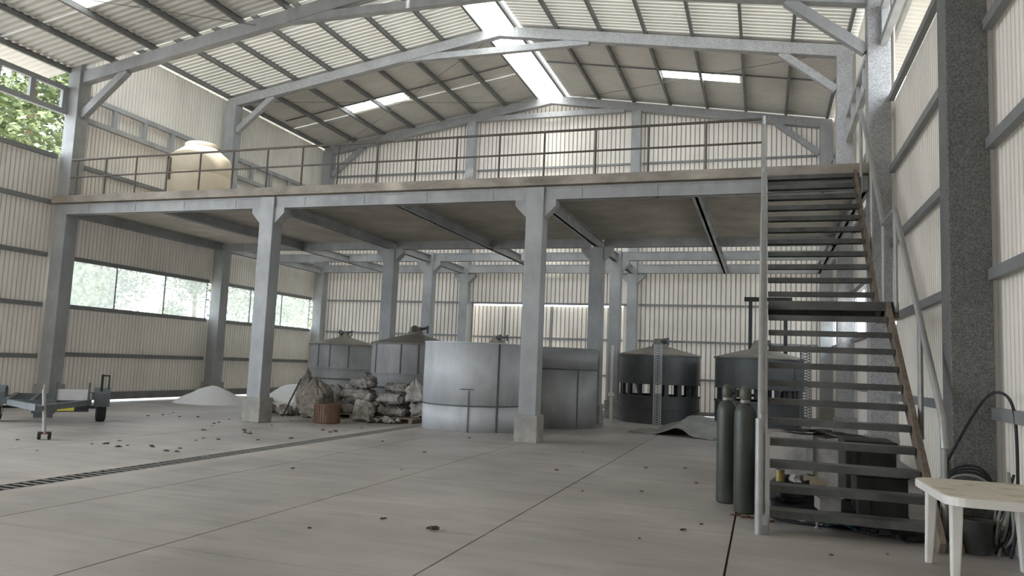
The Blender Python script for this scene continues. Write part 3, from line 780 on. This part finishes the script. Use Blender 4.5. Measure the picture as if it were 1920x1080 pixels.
heap('powder_heap', -16.35, 19.75, 1.2, 1.0, .52, 'white', 'low white powder heap nearest the viewer by the left wall windows', 'heap', 1, 1.15)
heap('powder_heap', -15.45, 22.8, 1.2, .95, .62, 'white', 'low white powder heap further back, behind the left mezzanine column', 'heap', 2, 1.15)
def cloth(name, cx, cy, z, lx, ly, amp, mt, label, cat, seed, rz=0.0, hf=None, thick=.012, freq=3.0):
    b = MB(); nx, ny = 26, 22; g = []
    off = V(seed * 5.7, seed * 2.9, 0)
    for j in range(ny + 1):
        r = []
        for i in range(nx + 1):
            u = i / nx - .5; v = j / ny - .5
            x = u * lx; y = v * ly
            x += .06 * noise.noise(V(u * 5, v * 5, seed)); y += .06 * noise.noise(V(u * 5, v * 5, seed + 9))
            zz = abs(noise.noise(V(x, y, 0) * freq + off)) * amp + .02
            if hf: zz += hf(u, v)
            r.append(b.bm.verts.new(V(x, y, zz)))
        g.append(r)
    for j in range(ny):
        for i in range(nx): b.face([g[j][i], g[j][i + 1], g[j + 1][i + 1], g[j + 1][i]])
    o = b.build(name, M[mt], loc=(cx, cy, z), smooth=True, recalc=False); o.modifiers.remove(o.modifiers['edge'])
    o.rotation_euler.z = rz
    s = o.modifiers.new('thickness', 'SOLIDIFY'); s.thickness = thick
    return tag(o, label, cat)
cloth('plastic_film', -9.0, 17.22, .0, .8, .36, .22, 'sack2', 'torn dirty plastic film lying against the front of the sack heap', 'plastic film', 21, .3, None, .008, 5)
cloth('plastic_film', -12.35, 17.6, .0, .5, .5, .40, 'bulk', 'brown tangled plastic film at the left foot of the sack heap', 'plastic film', 22, .8, None, .008, 5)
cloth('torn_sheet', -16.0, 21.3, 0, 1.2, .9, .18, 'sheet', 'torn pale yellowish sheet between the two white powder heaps', 'sheet', 3, .4, lambda u, v: .22 * max(0, .5 - abs(v)))
cloth('tarpaulin', -1.75, 20.2, 0, 2.3, 2.3, .12, 'tarp', 'grey green folded tarpaulin on the floor left of the gas cylinders', 'tarpaulin', 4, -.35,
      lambda u, v: .46 * max(0, 1 - abs(u * 1.9 - .1) - .5 * abs(v * 1.8 - .2)), .02, 2.2)

# ------------------------------------------------------------------ gas cylinders
def make_cyl():
    r = empty('gas_cylinder')
    MB().lathe([(.095, 0), (.12, .015), (.125, .04), (.125, 1.10), (.118, 1.16), (.098, 1.21), (.065, 1.245), (.045, 1.255), (.045, 1.28)], 40).build('body', M['cyl'], r, smooth=True)
    MB().lathe([(.058, 1.26), (.058, 1.29), (.05, 1.30), (.05, 1.26)], 28, cap=False).build('neck_ring', M['brass'], r, smooth=True)
    c = MB().lathe([(.052, 1.29), (.062, 1.31), (.064, 1.39), (.055, 1.43), (.03, 1.455), (0, 1.46)], 28, cap=False).build('valve_cap', M['cylcap'], r, smooth=True)
    MB().tube([(.05, 0, 1.35), (.12, -.01, 1.35)], .018, 10).tube([(.12, -.01, 1.30), (.12, -.01, 1.40)], .026, 10).build('outlet', M['black'], c)
    return r
c1 = make_cyl(); c1.location = (-.42, 9.98, 0); tag(c1, 'dark green gas cylinder standing further from the stair post', 'gas cylinder', 'gas cylinders')
c2 = copy_tree(c1); c2.location = (-.19, 9.36, 0); c2.rotation_euler.z = .3
c2['label'] = 'dark green gas cylinder standing right against the stair post'
# rusty chain at their feet
for k in range(9):
    a = k * .5; x = -.30 + .05 * k; y = 9.12 - .02 * k + .03 * math.sin(k * 2)
    pts = [(.03 * math.cos(t), .018 * math.sin(t), 0) for t in [2 * PI * q / 10 for q in range(10)]]
    o = MB().tube(pts, .008, 6, True).build('chain_link', M['rust'], loc=(x, y, .009 + .008 * (k % 2))); o.rotation_euler.z = a
    tag(o, 'rusty chain link on the floor at the foot of the gas cylinders', 'chain link', 'rusty chain links')

# ------------------------------------------------------------------ things stored under the stair
bl = tag(empty('wrapped_bale', (.68, 13.1, 0)), 'pale wrapped bale with a dark strap under the stair', 'bale')
b = MB(); b.box(-.64, .64, -.6, .6, 0, .70)
bmesh.ops.subdivide_edges(b.bm, edges=b.bm.edges[:], cuts=9, use_grid_fill=True)
for v in b.bm.verts:
    q = v.co; k = noise.noise(q * 4) * .05 + noise.noise(q * 11) * .02
    v.co = q + V(k, k * .6, k if q.z > .1 else 0)
b.build('bundle', M['bale'], bl, smooth=True)
MB().box(-.05, .05, -.66, -.62, .02, .74).box(-.05, .05, -.66, .63, .72, .76).build('strap', M['tarp'], bl)
cloth('dark_cloth', .62, 12.75, .74, .7, .5, .10, 'darkcloth', 'black crumpled cloth lying on the wrapped bale', 'cloth', 5, .2)
cloth('dark_sheet', 1.25, 12.7, .74, .55, .5, .06, 'darkcloth', 'flat black sheets hanging over the right end of the bale', 'sheet', 6, -.1, lambda u, v: -.05 * (u + .5))
def crate(x, y, z, lx, ly, lz, mt, label, rz=0.0):
    r = tag(empty('crate', (x, y, z), rz), label, 'crate')
    MB().box(-lx / 2, lx / 2, -ly / 2, ly / 2, 0, lz - .04).build('box', M[mt], r, bevel=.015)
    MB().box(-lx / 2 - .015, lx / 2 + .015, -ly / 2 - .015, ly / 2 + .015, lz - .04, lz).build('lid', M[mt], r, bevel=.01)
    for s in (-.3, .3): MB().box(s * lx - .03, s * lx + .03, -ly / 2 - .012, -ly / 2, .03, lz - .05).build('batten', M[mt], r)
crate(1.27, 9.75, .09, .52, .62, .46, 'crate', 'big black crate under the lowest treads, beside the timber stringer')
crate(1.26, 10.75, .09, .58, .72, .74, 'crate', 'tall black crate behind the low one under the stair', .03)
crate(.85, 9.9, .37, .30, .2, .10, 'black', 'small black tool case lying on the low crate under the stair', .2) if False else None
cloth('junk_tarpaulin', .45, 11.3, 0, .75, .8, .26, 'darkcloth', 'heap of dark tarpaulin behind the lower treads', 'tarpaulin', 7, .3, lambda u, v: .12 * max(0, 1 - 3 * (u * u + v * v)))
cloth('ground_tarpaulin', .85, 10.2, 0, 1.5, 2.5, .07, 'darkcloth', 'wide black tarpaulin spread on the floor under the staircase', 'tarpaulin', 14, .0, None, .012, 4.0)
cb = MB().prism([(0, 0, 0), (.34, 0, 0), (.28, 0, .30), (.02, 0, .34)], (0, .02, 0)).build('cardboard_sheet', M['card'], loc=(.50, 10.72, .12))
cb.rotation_euler = (-.35, 0, 0); cb.location = (.50, 10.70, 0); tag(cb, 'tan cardboard piece leaning on the dark tarpaulin under the stair', 'cardboard')
tn = tag(empty('tin_can', (.21, 9.9, .325)), 'ochre tin standing on the old cushion under the stair', 'tin')
MB().lathe([(.05, 0), (.052, .01), (.052, .13), (.048, .135), (.045, .12)], 24).build('body', M['tin'], tn, smooth=True)
MB().lathe([(.054, .125), (.054, .14), (.047, .14)], 24, cap=False).build('rim', M['brass'], tn, smooth=True)
put = put_sack(41, .32, 10.05, .085, .27, .30, .135, .2, 'darkcloth', 'flattened dark cushion under the second tread'); put.name = 'cushion'; put['category'] = 'cushion'; del put['group']
put = put_sack(42, .40, 9.92, .325, .06, .06, .05, .2, 'plastic', 'small white crumpled paper next to the ochre tin'); put.name = 'crumpled_paper'; put['category'] = 'paper'; del put['group']
bx = tag(empty('carton', (.72, 9.62, .085), .15), 'pale grey carton with open flaps beside the low black crate', 'carton')
MB().box(-.12, .12, -.13, .13, 0, .14).build('box', M['bale'], bx, bevel=.008)
MB().bar((-.12, -.13, .14), (-.20, -.13, .20), .005, .1, up=(0, 1, 0)).build('flap', M['bale'], bx)
MB().bar((.12, 0, .14), (.21, 0, .17), .2, .005).build('flap', M['bale'], bx)
for k, (a, bb, nm) in enumerate((((.12, 9.25, .02), (.62, 8.95, .02), 'thin rusty rod on the floor just behind the first tread'), ((.10, 9.40, .02), (.75, 9.02, .025), 'second thin rusty rod lying behind the first one under the stair'))):
    tag(MB().tube([a, bb], .011, 8).build('iron_rod', M['rust'] if k else M['pipe']), nm, 'rod')
vl = tag(empty('water_tap', (.56, 8.86, 0)), 'small grey tap standing on the floor under the first tread', 'tap')
MB().tube([(0, 0, 0), (0, 0, .16)], .014, 8).lathe([(.03, 0), (.03, .012)], 12).build('stem', M['pipe'], vl)
MB().tube([(-.04, 0, .16), (.04, 0, .16)], .009, 8).build('handle', M['pipe'], vl)
cloth('teal_rag', .80, 8.92, 0, .26, .2, .10, 'teal', 'small teal rag on the floor under the first tread', 'rag', 8, .2)
cloth('dark_rag', 1.14, 8.85, 0, .34, .26, .12, 'darkcloth', 'black rag on the floor beside the teal rag', 'rag', 9, -.2)
cloth('dark_rag', 1.42, 8.75, 0, .36, .3, .14, 'darkcloth', 'black rag on the floor by the table legs', 'rag', 10, .5)

# ------------------------------------------------------------------ plastic table
tb = tag(empty('plastic_table', (1.79, 7.32, 0), .03), 'white plastic garden table with a soiled top, front right', 'table')
def rrect(lx, ly, r, n=6):
    out = []
    for cx, cy, a0 in ((lx - r, ly - r, 0), (-lx + r, ly - r, PI / 2), (-lx + r, -ly + r, PI), (lx - r, -ly + r, 1.5 * PI)):
        for k in range(n + 1):
            a = a0 + PI / 2 * k / n; out.append((cx + r * math.cos(a), cy + r * math.sin(a)))
    return out
MB().prism([(x, y, .705) for x, y in rrect(.45, .62, .16)], (0, 0, .018)).build('table_top', M['dirtyplastic'], tb, bevel=.006)
sk = MB(); o1 = rrect(.46, .63, .165); o2 = rrect(.435, .605, .15); n = len(o1)
A = [sk.bm.verts.new(V(x, y, .72)) for x, y in o1]; B = [sk.bm.verts.new(V(x, y, .655)) for x, y in o1]; C = [sk.bm.verts.new(V(x, y, .655)) for x, y in o2]; D = [sk.bm.verts.new(V(x, y, .72)) for x, y in o2]
for i in range(n):
    j = (i + 1) % n
    sk.face([A[i], A[j], B[j], B[i]]); sk.face([B[i], B[j], C[j], C[i]]); sk.face([C[i], C[j], D[j], D[i]]); sk.face([D[i], D[j], A[j], A[i]])
sk.build('rim', M['plastic'], tb, bevel=.004)
for sx in (-1, 1):
    for sy in (-1, 1):
        l = MB(); x, y = sx * .345, sy * .40
        for (xa, ya, xb, yb) in ((-.042, -.042, .042, .042),):
            q = []
            for z, s, ox in ((.70, 1.0, 0), (.35, .85, .01), (0, .62, .025)):
                q.append([l.bm.verts.new(V(x + sx * ox + dx * .045 * s, y + sy * ox + dy * .045 * s, z)) for dx, dy in ((-1, -1), (1, -1), (1, 1), (-1, 1))])
            for i in range(2):
                for k in range(4): l.face([q[i][k], q[i][(k + 1) % 4], q[i + 1][(k + 1) % 4], q[i + 1][k]])
            l.face(q[0]); l.face(q[2][::-1])
        l.build('leg', M['plastic'], tb, bevel=.012)

# hoses and cables by the near right column
def smooth_path(p, n=8):
    out = []
    for i in range(len(p) - 1):
        p0 = V(*p[max(i - 1, 0)]); p1 = V(*p[i]); p2 = V(*p[i + 1]); p3 = V(*p[min(i + 2, len(p) - 1)])
        for k in range(n):
            t = k / n
            out.append(.5 * ((2 * p1) + (p2 - p0) * t + (2 * p0 - 5 * p1 + 4 * p2 - p3) * t * t + (3 * p1 - p0 - 3 * p2 + p3) * t ** 3))
    out.append(V(*p[-1])); return out
tag(MB().tube(smooth_path([(1.70, 8.75, .02), (1.66, 8.62, .35), (1.70, 8.60, .70), (1.86, 8.6, 1.06), (2.05, 8.55, 1.43), (2.15, 8.4, 1.52), (2.20, 8.2, 1.42), (2.21, 8.12, 1.1), (2.2, 8.12, .4), (2.15, 8.15, .03)]), .014, 8).build('hose', M['rubber'], smooth=True), 'thin black hose arching up beside the nearest right column', 'hose')
for k, lab in enumerate(('outer loop of black cable hung on the nearest column foot', 'middle loop of black cable hung on the nearest column foot', 'inner loop of black cable hung on the nearest column foot', 'lowest loop of grey cable sagging from the nearest column foot')):
    a = .03 * k
    pts = smooth_path([(1.72 + a, 8.80 - a, .02), (1.73, 8.78 - a, .45), (1.80, 8.76 - a, .70 - a * .5), (1.98, 8.74 - a, .78 - a), (2.12, 8.72 - a, .70 - a), (2.19 - a * .4, 8.70 - a, .45), (2.20 - a, 8.66 - a, .02)])
    tag(MB().tube(pts, .011, 7).build('cable_loop', M['rubber'] if k < 3 else M['tarp'], smooth=True), lab, 'cable', 'cable loops')
pk = MB().bar((1.76, 8.30, .0), (1.78, 8.80, .62), .11, .025, up=(0, 1, 0)).build('plank', M['pallet']); tag(pk, 'grey board leaning on the column behind the table leg', 'board')
rt = tag(empty('cable_bundle', (2.14, 8.44, 0)), 'tangled dark cable bundle on the floor behind the table', 'cable')
random.seed(5)
for k in range(9):
    a = random.uniform(-.5, .5)
    p = [(random.uniform(-.05, .05), random.uniform(-.1, .1), .014), (.05 + a * .2, .03 * k - .12, .2), (.10 + a * .15, .05, .42), (.12 - a * .1, .1, .60 + .02 * k)]
    MB().tube(smooth_path(p), .014, 6).build('strand', M['rubber'] if k % 2 else M['tarp'], rt, smooth=True)
bn = tag(empty('dark_bin', (1.93, 8.40, 0)), 'low black bin at the foot of the nearest right column', 'bin')
MB().lathe([(.12, 0), (.15, .30), (.16, .31), (.14, .31), (.11, .02)], 28, cap=False).build('body', M['crate'], bn, smooth=True)
MB().lathe([(.16, .29), (.165, .31), (.15, .32)], 28, cap=False).build('rim', M['crate'], bn, smooth=True)

# ------------------------------------------------------------------ trailer
tr = tag(empty('trailer', (-14.3, 12.3, 0), math.atan2(-.68, .73)), 'low blue grey flat trailer with a drawbar, parked by the left wall', 'trailer')
f = MB()
for y in (-.72, .72): f.box(-1.5, .95, y - .04, y + .04, .40, .52)
for x in (-1.46, -.7, .05, .9): f.box(x - .04, x + .04, -.72, .72, .40, .50)
f.build('chassis', M['trailer'], tr, bevel=.006)
for y in (-.30, .30): MB().box(-1.45, .9, y - .03, y + .03, .42, .50).build('deck_rail', M['trailer'], tr)
for s in (-1, 1):
    MB().bar((.9, s * .68, .45), (3.45, s * .05, .52), .07, .11).build('drawbar', M['trailer'], tr)
    w = MB().lathe([(.0, -.10), (.26, -.10), (.295, -.075), (.30, 0), (.295, .075), (.26, .10), (0, .10)], 36, m=Matrix.Rotation(PI / 2, 4, 'X'), cap=False).build('wheel', M['rubber'], tr, smooth=True, loc=(0, s * .95, .30))
    MB().lathe([(.0, -.105), (.17, -.105), (.17, -.09)], 24, m=Matrix.Rotation(PI / 2, 4, 'X'), cap=False).lathe([(.0, .105), (.17, .105), (.17, .09)], 24, m=Matrix.Rotation(PI / 2, 4, 'X'), cap=False).build('hub', M['trailerpale'], w)
    g = MB(); pr = []
    for yy in (s * .95 - .15, s * .95 + .15):
        pr.append([g.bm.verts.new(V(x, yy, z)) for x, z in ((-.44, .42), (-.40, .62), (-.24, .73), (.24, .73), (.40, .62), (.44, .34))])
    for i in range(5): g.face([pr[0][i], pr[0][i + 1], pr[1][i + 1], pr[1][i]])
    o = g.build('mudguard', M['trailer'], tr, recalc=False); o.modifiers.new('thickness', 'SOLIDIFY').thickness = .012
    if s > 0: MB().box(.38, .42, s * .95 - .05, s * .95 + .0, .66, 1.02).box(.38, .42, s * .95 - .05, s * .95 + .12, .98, 1.01).box(.38, .41, s * .95 + .09, s * .95 + .12, .72, 1.0).build('marker_post', M['black'], tr)
MB().bar((0, -.95, .30), (0, .95, .30), .06, .06).build('axle', M['black'], tr)
MB().box(.92, .96, .10, .72, .50, .72).build('front_board', M['trailerpale'], tr)
for y in (.12, .70): MB().box(.95, .98, y - .02, y + .02, .40, .86).build('stake', M['trailer'], tr)
MB().box(.96, .975, .12, .72, .27, .41).build('lamp_bar', M['black'], tr)
MB().box(.974, .98, .16, .46, .29, .36).build('reflector', M['yellow'], tr)
MB().box(3.38, 3.62, -.06, .06, .47, .57).tube([(3.6, 0, .53), (3.85, 0, .53)], .045, 10).build('coupling', M['trailer'], tr)
MB().tube([(2.5, -.15, .38), (2.5, .15, .38)], .11, 16).box(2.36, 2.64, -.18, .18, .36, .46).build('winch', M['trailer'], tr, smooth=False)
jk = MB().tube([(3.62, .10, .10), (3.60, .03, .84)], .030, 10).build('jack_post', M['pipe'], tr)
MB().tube([(3.60, .03, .84), (3.60, .03, .93)], .012, 8).tube([(3.60, .03, .93), (3.70, .03, .93)], .010, 8).build('crank', M['pipe'], jk)
for s in (-1, 1):
    MB().lathe([(0, -.025), (.06, -.025), (.065, 0), (.06, .025), (0, .025)], 20, m=Matrix.Rotation(PI / 2, 4, 'X'), cap=False).build('jockey_wheel', M['rubber'], jk, smooth=True, loc=(3.62, .10 + s * .075, .065))
MB().bar((3.62, 0, .11), (3.62, .2, .11), .05, .04).build('jack_foot', M['rust'], jk)

# ------------------------------------------------------------------ drain grates
def make_grate(L):
    r = MB()
    r.box(-.155, -.14, -L / 2, L / 2, -.03, .004).box(.14, .155, -L / 2, L / 2, -.03, .004)
    n = int(L / .125)
    for k in range(n):
        y = -L / 2 + L * (k + .5) / n
        r.box(-.14, .14, y - .022, y + .022, -.005, .002)
    return r
L = 1.02
g0 = make_grate(L).build('drain_grate', M['grate'])
n = 20
names = []
for k in range(n):
    o = g0 if k == 0 else g0.copy()
    if k: COL.objects.link(o)
    o.location = (-8.02, -2.48 + L * k, -.001)
    tag(o, 'black bar grate section laid in the long floor drain', 'drain grate', 'floor drain grates')

# ------------------------------------------------------------------ dead leaves
random.seed(12)
def leaf_mesh(seed, s):
    b = MB(); random.seed(seed); pts = []
    n = 12
    c = b.bm.verts.new(V(0, 0, .006))
    for k in range(n):
        a = 2 * PI * k / n
        r = s * (1 if k % 2 else .62) * (1.5 if k in (0, 6) else 1)
        pts.append(b.bm.verts.new(V(r * math.cos(a), r * .62 * math.sin(a), .008 + abs(math.sin(a)) * s * .45 * random.uniform(.3, 1))))
    for k in range(n): b.face([c, pts[k], pts[(k + 1) % n]])
    return b
lp = [leaf_mesh(i, .05).build('dead_leaf', M['leaf'], recalc=False) for i in range(4)]
for o in lp: o.modifiers.new('thickness', 'SOLIDIFY').thickness = .003
spots = []
random.seed(77)
while len(spots) < 46:
    x = random.uniform(-14.5, -8.6); y = random.uniform(9.5, 16.2)
    if abs(x + 11.35) < .5 and y > 14.8: continue
    if x < -10.8 and y < 13.5: continue
    spots.append((x, y, random.uniform(.5, 1.25)))
spots += [(-11.9, 9.0, .8), (-11.8, 9.6, .7), (-10.4, 8.8, .6), (-5.6, 12.3, .8), (-6.3, 9.4, .7), (-3.0, 11.5, .8), (-1.8, 12.6, 1.1), (-1.2, 13.0, .9), (-.9, 11.4, .8), (-.6, 8.4, .7), (-.75, 8.0, .9), (-3.6, 7.0, .8), (-1.1, 7.4, .5), (-4.0, 6.3, .5), (.6, 7.6, .5), (1.1, 7.9, .4), (-2.2, 9.8, .6), (-5.0, 10.2, .5), (-1.5, 10.2, .6), (-7.0, 13.4, .8), (-3.2, 14.2, .7), (-5.9, 15.2, .8)]
for k, (x, y, s) in enumerate(spots):
    o = lp[k] if k < 4 else lp[k % 4].copy()
    if k >= 4: COL.objects.link(o)
    o.location = (x, y, .0); o.rotation_euler.z = random.uniform(0, 6.3); o.scale = (s, s, s)
    tag(o, 'small dry brown leaf lying on the concrete floor', 'leaf', 'dry leaves on the floor')
big = lp[1].copy(); COL.objects.link(big); big.location = (-2.96, 6.78, 0); big.rotation_euler.z = .2; big.scale = (1.35, 1.35, 1.8)
for kk in ('label', 'group', 'category'): del big[kk]
tag(big, 'biggest curled dark leaf, alone on the open floor in the foreground', 'leaf', 'dry leaves on the floor')

# ------------------------------------------------------------------ trees outside the left wall
def leaves_mesh(seed, n, spread, mt, name, parent):
    random.seed(seed); b = MB()
    cl = []
    for _ in range(26):
        a = random.uniform(0, 2 * PI); r = spread * math.sqrt(random.random()); z = random.uniform(-1, 1)
        cl.append((V(r * math.cos(a) * .8, r * math.sin(a) * .8, z * spread * 1.35), random.uniform(.7, 1.5)))
    for _ in range(n):
        c, rad = random.choice(cl)
        d = V(random.gauss(0, 1), random.gauss(0, 1), random.gauss(0, 1)).normalized() * rad * random.random() ** .4
        p = c + d
        u = V(random.gauss(0, 1), random.gauss(0, 1), random.gauss(0, .6)).normalized(); w = u.cross(V(random.gauss(0, 1), random.gauss(0, 1), random.gauss(0, 1))).normalized()
        s = random.uniform(.07, .15)
        b.face([b.bm.verts.new(p - u * s), b.bm.verts.new(p + w * s * .45), b.bm.verts.new(p + u * s), b.bm.verts.new(p - w * s * .45)])
    return b.build(name, mt, parent, recalc=False)
def make_tree(seed, mt, h):
    r = empty('tree')
    MB().tube(smooth_path([(0, 0, -.1), (.1, .05, h * .3), (-.1, .1, h * .6), (.05, 0, h * .9)]), [.22 - .16 * i / 24 for i in range(25)], 8).build('trunk', M['bark'], r)
    f = leaves_mesh(seed, 11000, 3.0, mt, 'foliage', r); f.location = (0, 0, h * .62)
    return r
t1 = make_tree(1, M['foliage'], 10.0); t2 = make_tree(2, M['foliage2'], 9.0)
tl = (('bushy green tree outside, filling the gap above the left front wall', t1, -26.0, 20.3, 0, 1.35), ('pale green tree outside the first left window panes', t2, -28.0, 26.0, .7, .85),
      ('green tree outside behind the middle left window panes', t1, -27.5, 31.5, 2.1, .8), ('pale leafy tree outside the last left window panes', t2, -27.0, 37.0, 1.4, .8),
      ('far green tree outside beyond the end of the left windows', t1, -29.0, 43.0, 3.3, .95), ('pale tree outside at the left edge, nearest the doorway', t2, -30.5, 13.5, 4.0, 1.2),
      ('tall green tree further out behind the left wall', t1, -34.0, 29.0, 5.0, 1.5))
used = set()
for lab, src, x, y, rz, sc in tl:
    if src.name in used: o = copy_tree(src)
    else: o = src; used.add(src.name)
    o.location = (x, y, 0); o.rotation_euler.z = rz; o.scale = (sc, sc, sc)
    tag(o, lab, 'tree', 'trees outside the left wall')
cp = tag(empty('side_canopy', (3.6, 18, 8.9)), 'pale canopy roof outside, glimpsed through the high right opening', 'canopy')
c = MB(); c.corr((2.5, 15.5, 9.25), (0, 1, 0), (1, 0, -.22), (.2, 0, 1), 4.6, 0, 3.0, pitch=.2, depth=.05, groove=False)
world_part(c, 'canopy_sheet', M['roof'], cp, recalc=False)
for x in (2.7, 3.5, 4.4): world_part(MB().box(x - .04, x + .04, 15.5, 20.1, 9.07 - .22 * (x - 2.5), 9.2 - .22 * (x - 2.5)), 'canopy_purlin', M['purlin'], cp)
# a shrub outside the right-hand opening
o = copy_tree(t2); o.location = (9.0, 21.0, 0); o.rotation_euler.z = 1; o.scale = (.8, .8, .8)
tag(o, 'leafy tree outside the opening high in the right wall', 'tree', 'trees outside the right wall')
